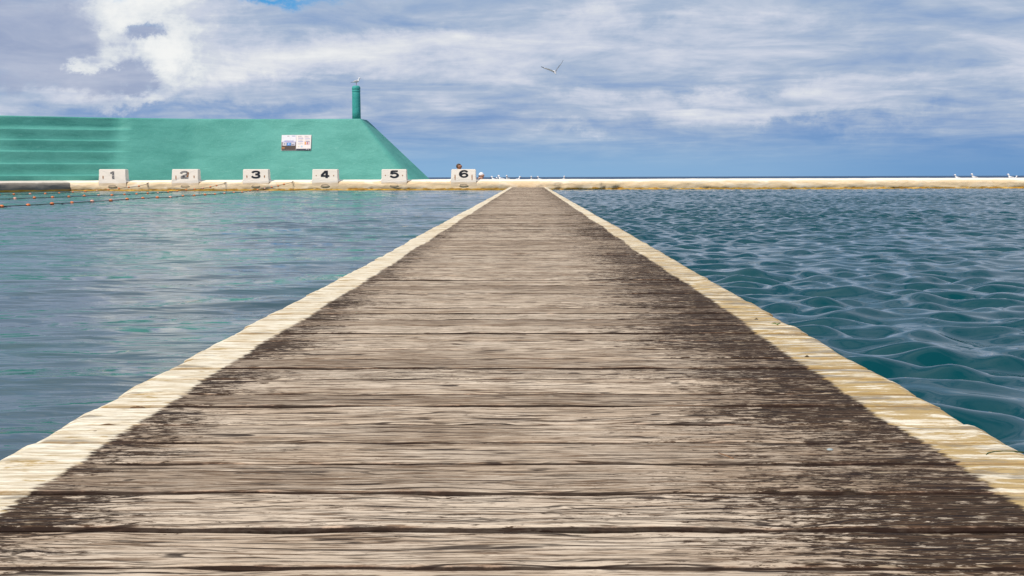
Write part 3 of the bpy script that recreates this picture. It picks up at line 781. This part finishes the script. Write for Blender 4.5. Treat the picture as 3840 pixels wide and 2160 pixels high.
# ------------------------------------------------------------------ sign board
def build_sign():
    z_mid = at_y(1110, 535, 51.4).z
    yb = 51.0 + run_g(z_mid - .30) - 0.025
    a = at_y(1053, 506, yb); b = at_y(1166, 564, yb)
    w = b.x - a.x; h = a.z - b.z
    tl = math.atan(0.35)
    o = empty('information_sign', (a.x, yb, b.z)); 
    tag(o, 'rectangular information board with photo panel and text panel on the turquoise wall', 'sign')
    o.rotation_euler = (-math.atan(0.35), 0, 0)
    sc = 1.0/math.cos(math.atan(.35))
    def patch(name, x0, y0, x1, y1, col, lift, rough=.5):
        # board coordinates: 0..1 from the top left
        m = simple('print_'+name, col, rough, .08, 14)
        return box(name, x0*w, x1*w, -lift-.012, -lift+.0 if lift else 0.0, (1-y1)*h*sc, (1-y0)*h*sc, m, o)
    patch('panel', 0, 0, 1, 1, (.72, .66, .64), 0.0)
    L = [.014, .018, .022, .026]
    # left half: pale sky photograph above dark rocks
    patch('photo_sky', .01, .03, .49, .46, (.72, .70, .72), L[0])
    patch('photo_sea', .035, .40, .475, .50, (.55, .52, .66), L[1])
    patch('photo_rocks', .01, .70, .49, .97, (.055, .03, .022), L[1])
    patch('photo_band', .01, .46, .49, .72, (.10, .055, .05), L[0])
    patch('title_line', .10, .385, .41, .425, (.16, .16, .42), L[2])
    patch('header_line', .19, .07, .26, .10, (.30, .22, .2), L[1])
    patch('header_line', .34, .06, .46, .10, (.25, .28, .45), L[1])
    patch('rock_highlight', .03, .80, .12, .90, (.36, .15, .05), L[2])
    patch('small_photo', .045, .51, .175, .70, (.62, .58, .62), L[1])
    patch('small_photo', .19, .51, .32, .70, (.07, .25, .60), L[1])
    patch('small_photo', .335, .51, .47, .70, (.52, .50, .58), L[1])
    patch('diver_shape', .08, .57, .14, .62, (.03, .03, .06), L[2])
    patch('swimmer_shape', .235, .56, .265, .64, (.55, .62, .85), L[2])
    patch('boat_shape', .345, .62, .44, .66, (.12, .09, .12), L[2])
    # right half: cream text panel
    patch('text_panel', .505, .02, .99, .90, (.78, .70, .66), L[0])
    patch('footer_band', .505, .905, .99, .985, (.012, .02, .05), L[0])
    for (x0, y, x1, c) in [(.56, .22, .73, (.28, .30, .52)), (.56, .425, .73, (.22, .24, .50)), (.79, .245, .95, (.30, .32, .55)),
                           (.55, .08, .67, (.45, .38, .38)), (.77, .08, .90, (.45, .38, .40)), (.55, .14, .72, (.58, .50, .50)), (.77, .15, .93, (.58, .50, .50)),
                           (.56, .30, .72, (.60, .53, .52)), (.56, .35, .70, (.60, .53, .52)), (.56, .52, .72, (.60, .53, .50)), (.56, .58, .73, (.62, .50, .48)), (.79, .33, .94, (.60, .54, .54))]:
        patch('text_line', x0, y, x1, y+.028, c, L[1])
    patch('beach_photo', .775, .42, .955, .65, (.62, .48, .50), L[1])
    patch('yellow_flag', .785, .46, .825, .64, (.75, .33, .05), L[2])
    patch('red_flag', .86, .48, .885, .62, (.45, .03, .05), L[2])
    patch('photo_sea_line', .83, .425, .95, .455, (.10, .14, .28), L[2])
    lathe_c = lambda x, y, r, c: patch('round_symbol', x-r*.5, y-r, x+r*.5, y+r, c, L[1])
    lathe_c(.69, .76, .055, (.42, .58, .66)); lathe_c(.585, .76, .04, (.62, .60, .42))
    patch('footer_mark', .84, .92, .865, .96, (.75, .75, .78), L[2]); patch('footer_mark', .905, .94, .925, .975, (.72, .70, .62), L[2])
build_sign()

# ------------------------------------------------------------------ lane ropes with floats
bm = bmesh.new(); bmesh.ops.create_uvsphere(bm, u_segments=12, v_segments=8, radius=0.041)
for v in bm.verts: v.co.x *= 0.95; v.co.y *= 1.25; v.co.z *= .72
fl_mesh = bpy.data.meshes.new('float'); bm.to_mesh(fl_mesh); bm.free(); fl_mesh.materials.append(M_ORANGE)
fl_mesh.polygons.foreach_set('use_smooth', [True]*len(fl_mesh.polygons))
fl_mesh2 = fl_mesh.copy(); fl_mesh2.materials.clear(); fl_mesh2.materials.append(M_PINK)
ropes = [
 ('orange lane rope nearest the viewer, rising to the wall between blocks 3 and 4', [(7, 773), (106, 769), (195, 764), (270, 760), (346, 755), (415, 751), (477, 747), (536, 743), (590, 741), (639, 739), (686, 735), (728, 733), (769, 730), (806, 728), (842, 725), (877, 722), (908, 720)],
  [(939, 715), (966, 712), (993, 707), (1019, 702), (1043, 697), (1065, 691)], (1095, 684)),
 ('middle orange lane rope, rising to the wall between blocks 2 and 3', [(56, 744), (129, 742), (197, 740), (258, 737), (316, 734), (370, 732), (420, 731), (467, 729), (512, 727), (554, 725), (592, 723), (630, 720)],
  [(665, 717), (698, 713), (730, 710), (761, 706), (789, 701), (812, 696)], (842, 688)),
 ('farthest orange lane rope, rising to the wall between blocks 1 and 2', [(52, 729), (113, 727), (170, 726), (222, 724), (273, 721)], [(320, 718), (364, 715), (407, 711), (446, 707), (483, 702), (521, 698)], (551, 690))]
for ri, (lab, fl, up, anc) in enumerate(ropes):
    ax = at_y(anc[0], anc[1], WALL_Y-.03)
    # straight line on the water: fitted through the floating ones, running from the wall towards the near end
    pts = [at_z(px, py, WATER_Z + .02) for px, py in fl]
    n_up = len(up)
    Yend = WALL_Y - 0.6 - 0.45*n_up
    Ys = np.array([p.y for p in pts]); Xs = np.array([p.x for p in pts])
    A = np.polyfit(Ys, Xs, 1)
    ends = []
    o = empty('lane_rope', (ax.x, WALL_Y-.03, ax.z)); tag(o, lab, 'lane rope', 'orange float lane ropes in the left pool')
    line = []
    for (px, py), p in zip(fl, pts):
        yy = min(p.y, Yend - .2)
        q = at_y(px, py, p.y) if p.y < Yend else at_y(px, py, Yend - .2)
        line.append(Vector((q.x, q.y, WATER_Z + .018 + random.uniform(-.004, .004))))
    for i, (px, py) in enumerate(up):
        yy = Yend + (WALL_Y - .25 - Yend)*(i+1)/(n_up+.5)
        line.append(at_y(px, py, yy))
    line.sort(key=lambda v: v.y)
    first = line[0]; d0 = (line[0]-line[3]).normalized()
    for i in range(1, 12):
        q = first + Vector((d0.x, d0.y, 0))*0.9*i; q.z = WATER_Z + .018; line.insert(0, q)
    rp_ = [p - Vector(o.location) for p in line] + [Vector((0, 0, 0))]
    sweep('rope', rp_, [0.008]*len(rp_), M_ROPE, o, n=5)
    for i, p in enumerate(line):
        f = bpy.data.objects.new('float', fl_mesh if (i*7+ri*3) % 5 else fl_mesh2); C.objects.link(f); f.parent = o
        f.location = p - Vector(o.location); f.rotation_euler = (0, 0, random.uniform(-.5, .5))
        s = random.uniform(.9, 1.1); f.scale = (s, s, s)
    sweep('wall_hook', [(0, .12, .03), (0, .02, .03), (0, -.02, .0), (0, -.01, -.05)], [.012]*4, M_RUSTD, o, n=6)
    sweep('wall_hook', [(.04, .10, .05), (.04, .0, .04), (.055, -.01, -.12)], [.008]*3, M_RUSTD, o, n=6)

# ------------------------------------------------------------------ gulls
def gull_standing(proto=True):
    o = empty('gull', (0, 0, 0))       # faces +x, feet at z = 0, about 0.38 m tall
    sweep('body', [(-.155, 0, .165), (-.13, 0, .172), (-.08, 0, .185), (-.02, 0, .195), (.04, 0, .208), (.085, 0, .232), (.108, 0, .265), (.118, 0, .30), (.124, 0, .325), (.136, 0, .345), (.152, 0, .348), (.168, 0, .340), (.176, 0, .336)],
          [(.018, .010), (.032, .022), (.052, .045), (.062, .060), (.060, .062), (.047, .052), (.032, .036), (.027, .030), (.030, .030), (.032, .032), (.028, .028), (.017, .016), (.006, .006)], M_FEATH, o, n=12)
    sweep('tail', [(-.14, 0, .168), (-.20, 0, .158), (-.235, 0, .150)], [(.022, .010), (.026, .006), (.022, .003)], M_FEATH, o, n=8)
    for s in (-1, 1):
        sweep('wing', [(.07, s*.050, .225), (.02, s*.062, .218), (-.06, s*.058, .200), (-.13, s*.038, .180), (-.18, s*.022, .168)],
              [(.012, .030), (.014, .046), (.014, .038), (.010, .022), (.006, .010)], M_GFEATH, o, n=8)
        sweep('wing_tip', [(-.17, s*.024, .170), (-.23, s*.012, .158), (-.275, s*.004, .150)], [(.007, .012), (.006, .009), (.002, .002)], M_BFEATH, o, n=6)
        sweep('leg', [(.0, s*.022, .15), (-.004, s*.022, .08), (.0, s*.022, .012), (.03, s*.022, .004)], [.007, .0045, .005, .006], M_BEAK, o, n=6)
    sweep('beak', [(.172, 0, .337), (.195, 0, .333), (.212, 0, .326)], [(.007, .008), (.005, .006), (.001, .001)], M_BEAK, o, n=6)
    return o
gp = gull_standing()
tag(gp, 'white gull with grey wings standing on top of the turquoise post', 'gull', 'gulls standing about the baths')
gp.location = (pole.location.x + .015, 52.2, zt_g + Hp - .01); gp.scale = (.9, .9, .9); gp.rotation_euler = (0, 0, R(-8))
gl = [(1848, 660, 175, 'leftmost standing gull of the row behind the wall, next to the white cap'),
      (1866, 664, 200, 'small low gull half hidden, second from the left behind the wall'),
      (1874, 656, 160, 'upright tall gull crowded against the small low one behind the wall'),
      (1902, 656, 250, 'slim upright gull standing alone left of the boardwalk end'),
      (1946, 660, 20, 'gull facing right directly behind the left part of the boardwalk end'),
      (1993, 660, 262, 'gull seen from the front behind the middle of the boardwalk end'),
      (2020, 660, 215, 'gull behind the right part of the boardwalk end'),
      (2115, 659, 280, 'lone plump gull on the wall line right of the boardwalk end'),
      (3586, 653, 178, 'sitting gull, first of the far right group'),
      (3648, 650, 195, 'upright gull, second of the far right group'),
      (3787, 651, 160, 'upright gull near the right edge of the picture'),
      (3810, 660, 10, 'gull crouching low at the right edge of the picture')]
for k, (px, py, rz, lab) in enumerate(gl):
    g = copy_tree(gp); g['label'] = lab
    Y = 49.45 + .12*((k*5) % 4)
    top = at_y(px, py, Y); s = random.uniform(.94, 1.04)
    low = {1: -.05, 11: -.06, 8: -.02}.get(k, 0)
    hgt = top.z - (CAM_H - .30)
    s = max(.80, min(1.12, hgt/.375))
    g.scale = (s*1.0, s, s); g.rotation_euler = (0, 0, R(rz))
    # centre the head on the observed column
    hx = .12*math.cos(R(rz))*s
    g.location = (top.x - hx*.8, Y, CAM_H - .30)
# flying gull
fc = at_y(2081, 270, 50.0)
fg = empty('flying_gull', tuple(fc)); tag(fg, 'white gull in flight with raised black tipped wings against the clouds', 'gull')
def rel(px, py, dy=0.0): return at_y(px, py, 50.0 + dy) - fc
sweep('body', [rel(2083, 276, -.17), rel(2083, 274, -.13), rel(2082, 272, -.07), rel(2081, 270, .0), rel(2080, 268, .08), rel(2079, 266, .15)],
      [.010, (.024, .026), (.038, .040), (.050, .048), (.040, .032), (.020, .010)], M_GFEATH, fg, n=12)
sweep('head', [rel(2082, 272, -.08), rel(2083, 275, -.13), rel(2084, 276.5, -.17)], [.030, .030, .016], M_FEATH, fg, n=10)
sweep('beak', [rel(2084, 276.5, -.165), rel(2085.5, 279, -.21)], [.008, .002], M_BFEATH, fg, n=6)
sweep('tail', [rel(2079, 266, .12), rel(2078, 264, .26)], [(.02, .008), (.05, .004)], M_FEATH, fg, n=8)
def wing(name, pts, chord, m):
    vs, fs = [], []
    for (p, c) in zip(pts, chord):
        for (f, t) in ((0, 0), (.25, .012), (.6, .009), (1.0, 0.0)):
            vs.append(p + Vector((0, -c*.35 + c*f, t - .22*c*f)))
        for f, t in ((.6, -.003), (.25, -.008)):
            vs.append(p + Vector((0, -c*.35 + c*f, t - .22*c*f)))
    n = 6
    for i in range(len(pts)-1):
        for k in range(n): fs.append((i*n+k, i*n+(k+1) % n, (i+1)*n+(k+1) % n, (i+1)*n+k))
    fs.append(tuple(range(n))); fs.append(tuple((len(pts)-1)*n+k for k in range(n)))
    return fix_normals(mesh_obj(name, vs, fs, m, fg))
wing('wing', [rel(2079, 268), rel(2070, 263), rel(2056, 257.5), rel(2045, 255), rel(2040, 254)], [.20, .20, .18, .14, .10], M_FEATH)
wing('wing_tip', [rel(2040, 254), rel(2034, 251.5), rel(2029, 250.5)], [.084, .055, .01], M_BFEATH)
wing('wing', [rel(2083, 267), rel(2090, 255), rel(2097, 246), rel(2104, 238), rel(2106, 235.5)], [.20, .20, .18, .14, .10], M_FEATH)
wing('wing_tip', [rel(2106, 235.5), rel(2109, 230), rel(2112, 225)], [.084, .055, .01], M_BFEATH)

# ------------------------------------------------------------------ people behind the wall
def skin_body(name, joints, edges, mat_, parent, sub=2, root=0):
    me = bpy.data.meshes.new(name); me.from_pydata([j[0] for j in joints], edges, []); me.update()
    o = bpy.data.objects.new(name, me); C.objects.link(o)
    sk = o.modifiers.new('skin', 'SKIN'); sk.use_smooth_shade = True
    lay = me.skin_vertices[0].data if me.skin_vertices else None
    if lay is None:
        bm = bmesh.new(); bm.from_mesh(me); bm.verts.layers.skin.verify(); bm.to_mesh(me); bm.free(); lay = me.skin_vertices[0].data
    for i, j in enumerate(joints):
        lay[i].radius = (j[1], j[1] if len(j) < 3 else j[2]); lay[i].use_root = (i == root)
    ss_ = o.modifiers.new('sub', 'SUBSURF'); ss_.levels = sub; ss_.render_levels = sub
    bpy.context.view_layer.update()
    new = bpy.data.meshes.new_from_object(o.evaluated_get(bpy.context.evaluated_depsgraph_get()))
    bpy.data.objects.remove(o)
    new.materials.clear(); new.materials.append(mat_)
    new.polygons.foreach_set('use_smooth', [True]*len(new.polygons))
    r = bpy.data.objects.new(name, new); C.objects.link(r); r.parent = parent
    return r
def blob(name, c, rad, m, parent, cut=None, seg=20):
    bm = bmesh.new(); bmesh.ops.create_uvsphere(bm, u_segments=seg, v_segments=14, radius=1)
    for v in bm.verts: v.co = Vector((c[0]+v.co.x*rad[0], c[1]+v.co.y*rad[1], c[2]+v.co.z*rad[2]))
    if cut:
        bmesh.ops.delete(bm, geom=[v for v in bm.verts if cut(v.co)], context='VERTS')
    return bm_obj(name, bm, m, parent)
def seated(loc, rz, skin, label, hunch=0.0):
    """sits on the ground facing +x, knees drawn up, hands on the knees; head top at about 0.86 m"""
    o = empty('person', loc, rz); tag(o, label, 'person')
    J = [((0, 0, .10), .13, .12), ((.0, 0, .26), .125, .11), ((.03, 0, .42), .15, .115), ((.05, 0, .53), .13, .09), ((.065, 0, .60), .055, .055), ((.075, 0, .66-hunch*.6), .052, .055), ((.09, 0, .72-hunch), .094, .104), ((.090, 0, .785-hunch), .118, .128), ((.088, 0, .835-hunch), .085, .090)]
    E = [(i, i+1) for i in range(8)]
    for s in (-1, 1):
        b = len(J)
        J += [((.05, s*.17, .52), .058), ((.17, s*.22, .36), .042), ((.33, s*.19, .42), .032), ((.40, s*.17, .44), .022, .034), ((.44, s*.165, .42), .018, .03)]
        E += [(3, b), (b, b+1), (b+1, b+2), (b+2, b+3), (b+3, b+4)]
        for k, dy_ in enumerate((-.027, -.009, .009, .027)):
            c = len(J); L = (.050, .060, .056, .042)[k]
            J += [((.455+.6*L, s*.165+dy_, .405), .009), ((.455+L, s*.165+dy_, .375), .008)]; E += [(b+4, c), (c, c+1)]
        c = len(J); J += [((.43, s*.165 - s*.035, .42), .010), ((.455, s*.165 - s*.05, .40), .009)]; E += [(b+3, c), (c, c+1)]
        d = len(J)
        J += [((.06, s*.10, .11), .092), ((.42, s*.14, .42), .062), ((.50, s*.13, .20), .052), ((.52, s*.13, .06), .036), ((.60, s*.14, .03), .034), ((.68, s*.14, .02), .026)]
        E += [(0, d), (d, d+1), (d+1, d+2), (d+2, d+3), (d+3, d+4), (d+4, d+5)]
    skin_body('body', J, E, skin, o)
    # face: nose, ears, mouth as small forms on the head
    sweep('nose', [(.168, 0, .775-hunch), (.200, 0, .742-hunch), (.175, 0, .732-hunch)], [.010, .014, .010], skin, o, n=8)
    sweep('mouth', [(.168, -.022, .704-hunch), (.176, 0, .703-hunch), (.168, .022, .704-hunch)], [.004, .006, .004], M_BEAK, o, n=6)
    for s in (-1, 1): blob('ear', (.085, s*.083, .755-hunch), (.018, .010, .030), skin, o)
    for s in (-1, 1): blob('eye', (.166, s*.030, .765-hunch), (.010, .013, .009), M_GLASS, o)
    return o
def shirt(o, m, short=True):
    J = [((0, 0, .13), .145, .135), ((.0, 0, .27), .138, .125), ((.03, 0, .42), .162, .13), ((.05, 0, .53), .142, .102), ((.060, 0, .575), .075, .072)]
    E = [(0, 1), (1, 2), (2, 3), (3, 4)]
    for s in (-1, 1):
        b = len(J); J += [((.05, s*.17, .525), .072), ((.12, s*.20, .43), .060)]; E += [(3, b), (b, b+1)]
    return skin_body('shirt', J, E, m, o)
def shorts(o, m):
    J = [((0, 0, .10), .142, .132)]; E = []
    for s in (-1, 1):
        b = len(J); J += [((.06, s*.10, .12), .104), ((.27, s*.125, .30), .088)]; E += [(0, b), (b, b+1)]
    return skin_body('shorts', J, E, m, o)
pa = at_y(1722, 613, 50.1)
p1_ = seated((pa.x - .09, 50.1, pa.z - .885), 0.0, M_SKIN, 'person with short brown hair and sunglasses sitting behind block 6, facing right')
shirt(p1_, M_SHIRT); shorts(p1_, M_SHORTS)
blob('hair', (.070, 0, .775), (.102, .094, .106), M_HAIR, p1_, cut=lambda c: (c.x > .125 and c.z < .805) or c.z < .70 + (c.x)*.4)
sweep('sunglasses', [(.10, -.093, .772), (.165, -.055, .770), (.178, 0, .770), (.165, .055, .770), (.10, .093, .772)], [(.005, .006), (.008, .020), (.006, .012), (.008, .020), (.005, .006)], M_GLASS, p1_, n=8)
pb_ = at_y(1806, 645, 51.1)
p2_ = seated((pb_.x - .09, 51.1, pb_.z - .800), R(8), M_SKINL, 'person in a white cap and brown top sitting low behind the wall beside block 6', hunch=.105)
shirt(p2_, M_BROWN); shorts(p2_, M_SHORTS)
blob('hair', (.060, 0, .64), (.095, .090, .095), M_HAIR2, p2_, cut=lambda c: (c.x > .09) or c.z < .54)
cp = blob('cap', (.078, 0, .685), (.106, .096, .108), M_CAP, p2_, cut=lambda c: c.z < .66)
sweep('cap_brim', [(.16, 0, .695), (.20, 0, .690), (.225, 0, .682)], [(.075, .008), (.065, .006), (.03, .004)], M_CAP, cp, n=10)
tw = blob('towel', (at_y(1800, 670, 49.7).x, 49.7, CAM_H-.19), (.20, .13, .115), M_TOWEL, None, cut=None)
for v in tw.data.vertices:
    q = v.co; v.co += Vector((fbm(q.x*9, q.z*9, 1)*.02, fbm(q.x*7, q.z*7, 4)*.02, fbm(q.x*11, q.y*9, 7)*.02))
tag(tw, 'crumpled white towel lying on the wall below the person in the white cap', 'towel')

# ------------------------------------------------------------------ small litter on the boards
def strip(name, pts, w, h, m, label, cat):
    P = [at_z(px, py, 0.002) for px, py in pts]
    o = sweep(name, P, [(w*f, h) for f in [0.35] + [1]*(len(P)-2) + [0.25]], m, None, n=8)
    for v in o.data.vertices: v.co.z = max(v.co.z, .0008)
    tag(o, label, cat); return o
strip('seaweed', [(3698, 1706), (3706, 1699), (3728, 1694), (3760, 1692), (3800, 1693), (3850, 1697)], .0014, .0010, M_WEED, 'thin curved strand of green seaweed on the right cream border', 'seaweed')
strip('twig', [(2694, 1700), (2715, 1706), (2738, 1715), (2752, 1722)], .0016, .0012, M_TWIG, 'small brown twig lying across the dark stained boards', 'twig')
strip('leaf', [(2895, 1216), (2904, 1213), (2914, 1217), (2924, 1213)], .010, .002, M_LEAF, 'small curled green leaf on the right cream border', 'leaf')
def dead_leaf(px, py, s, label, m=M_DRY):
    p = at_z(px, py, .001); bm = bmesh.new()
    a = [(-1, 0, .1), (-.4, .5, .5), (.1, .35, 1.2), (.7, .5, .4), (1, 0, .1), (.4, -.4, .25), (-.3, -.5, .2)]
    vs = [bm.verts.new((p.x+x*s, p.y+y*s, .001+z*s*.55)) for x, y, z in a]; vb = [bm.verts.new((p.x+x*s*.9, p.y+y*s*.9, .0003+z*s*.4)) for x, y, z in a]
    c = bm.verts.new((p.x, p.y, .001+.5*s)); cb = bm.verts.new((p.x, p.y, .0+.38*s)); n = len(a)
    for i in range(n):
        bm.faces.new((vs[i], vs[(i+1) % n], c)); bm.faces.new((vb[i], vb[(i+1) % n], cb)); bm.faces.new((vs[i], vs[(i+1) % n], vb[(i+1) % n], vb[i]))
    tag(bm_obj('leaf', bm, m, None, smooth=False), label, 'leaf')
dead_leaf(3026, 1338, .0055, 'dark dry curled leaf standing up at the edge of the right cream border')
dead_leaf(2836, 1198, .006, 'dark flat scrap of leaf on the right cream border behind the green leaf')
dead_leaf(2218, 791, .014, 'dark scrap of leaf far out on the right cream border')
ps = at_z(3112, 1692, .0)
sh = blob('shell', (ps.x, ps.y, .002), (.0045, .0035, .002), M_SHELL, None); tag(sh, 'small pale grey shell on the black stained boards at right', 'shell')
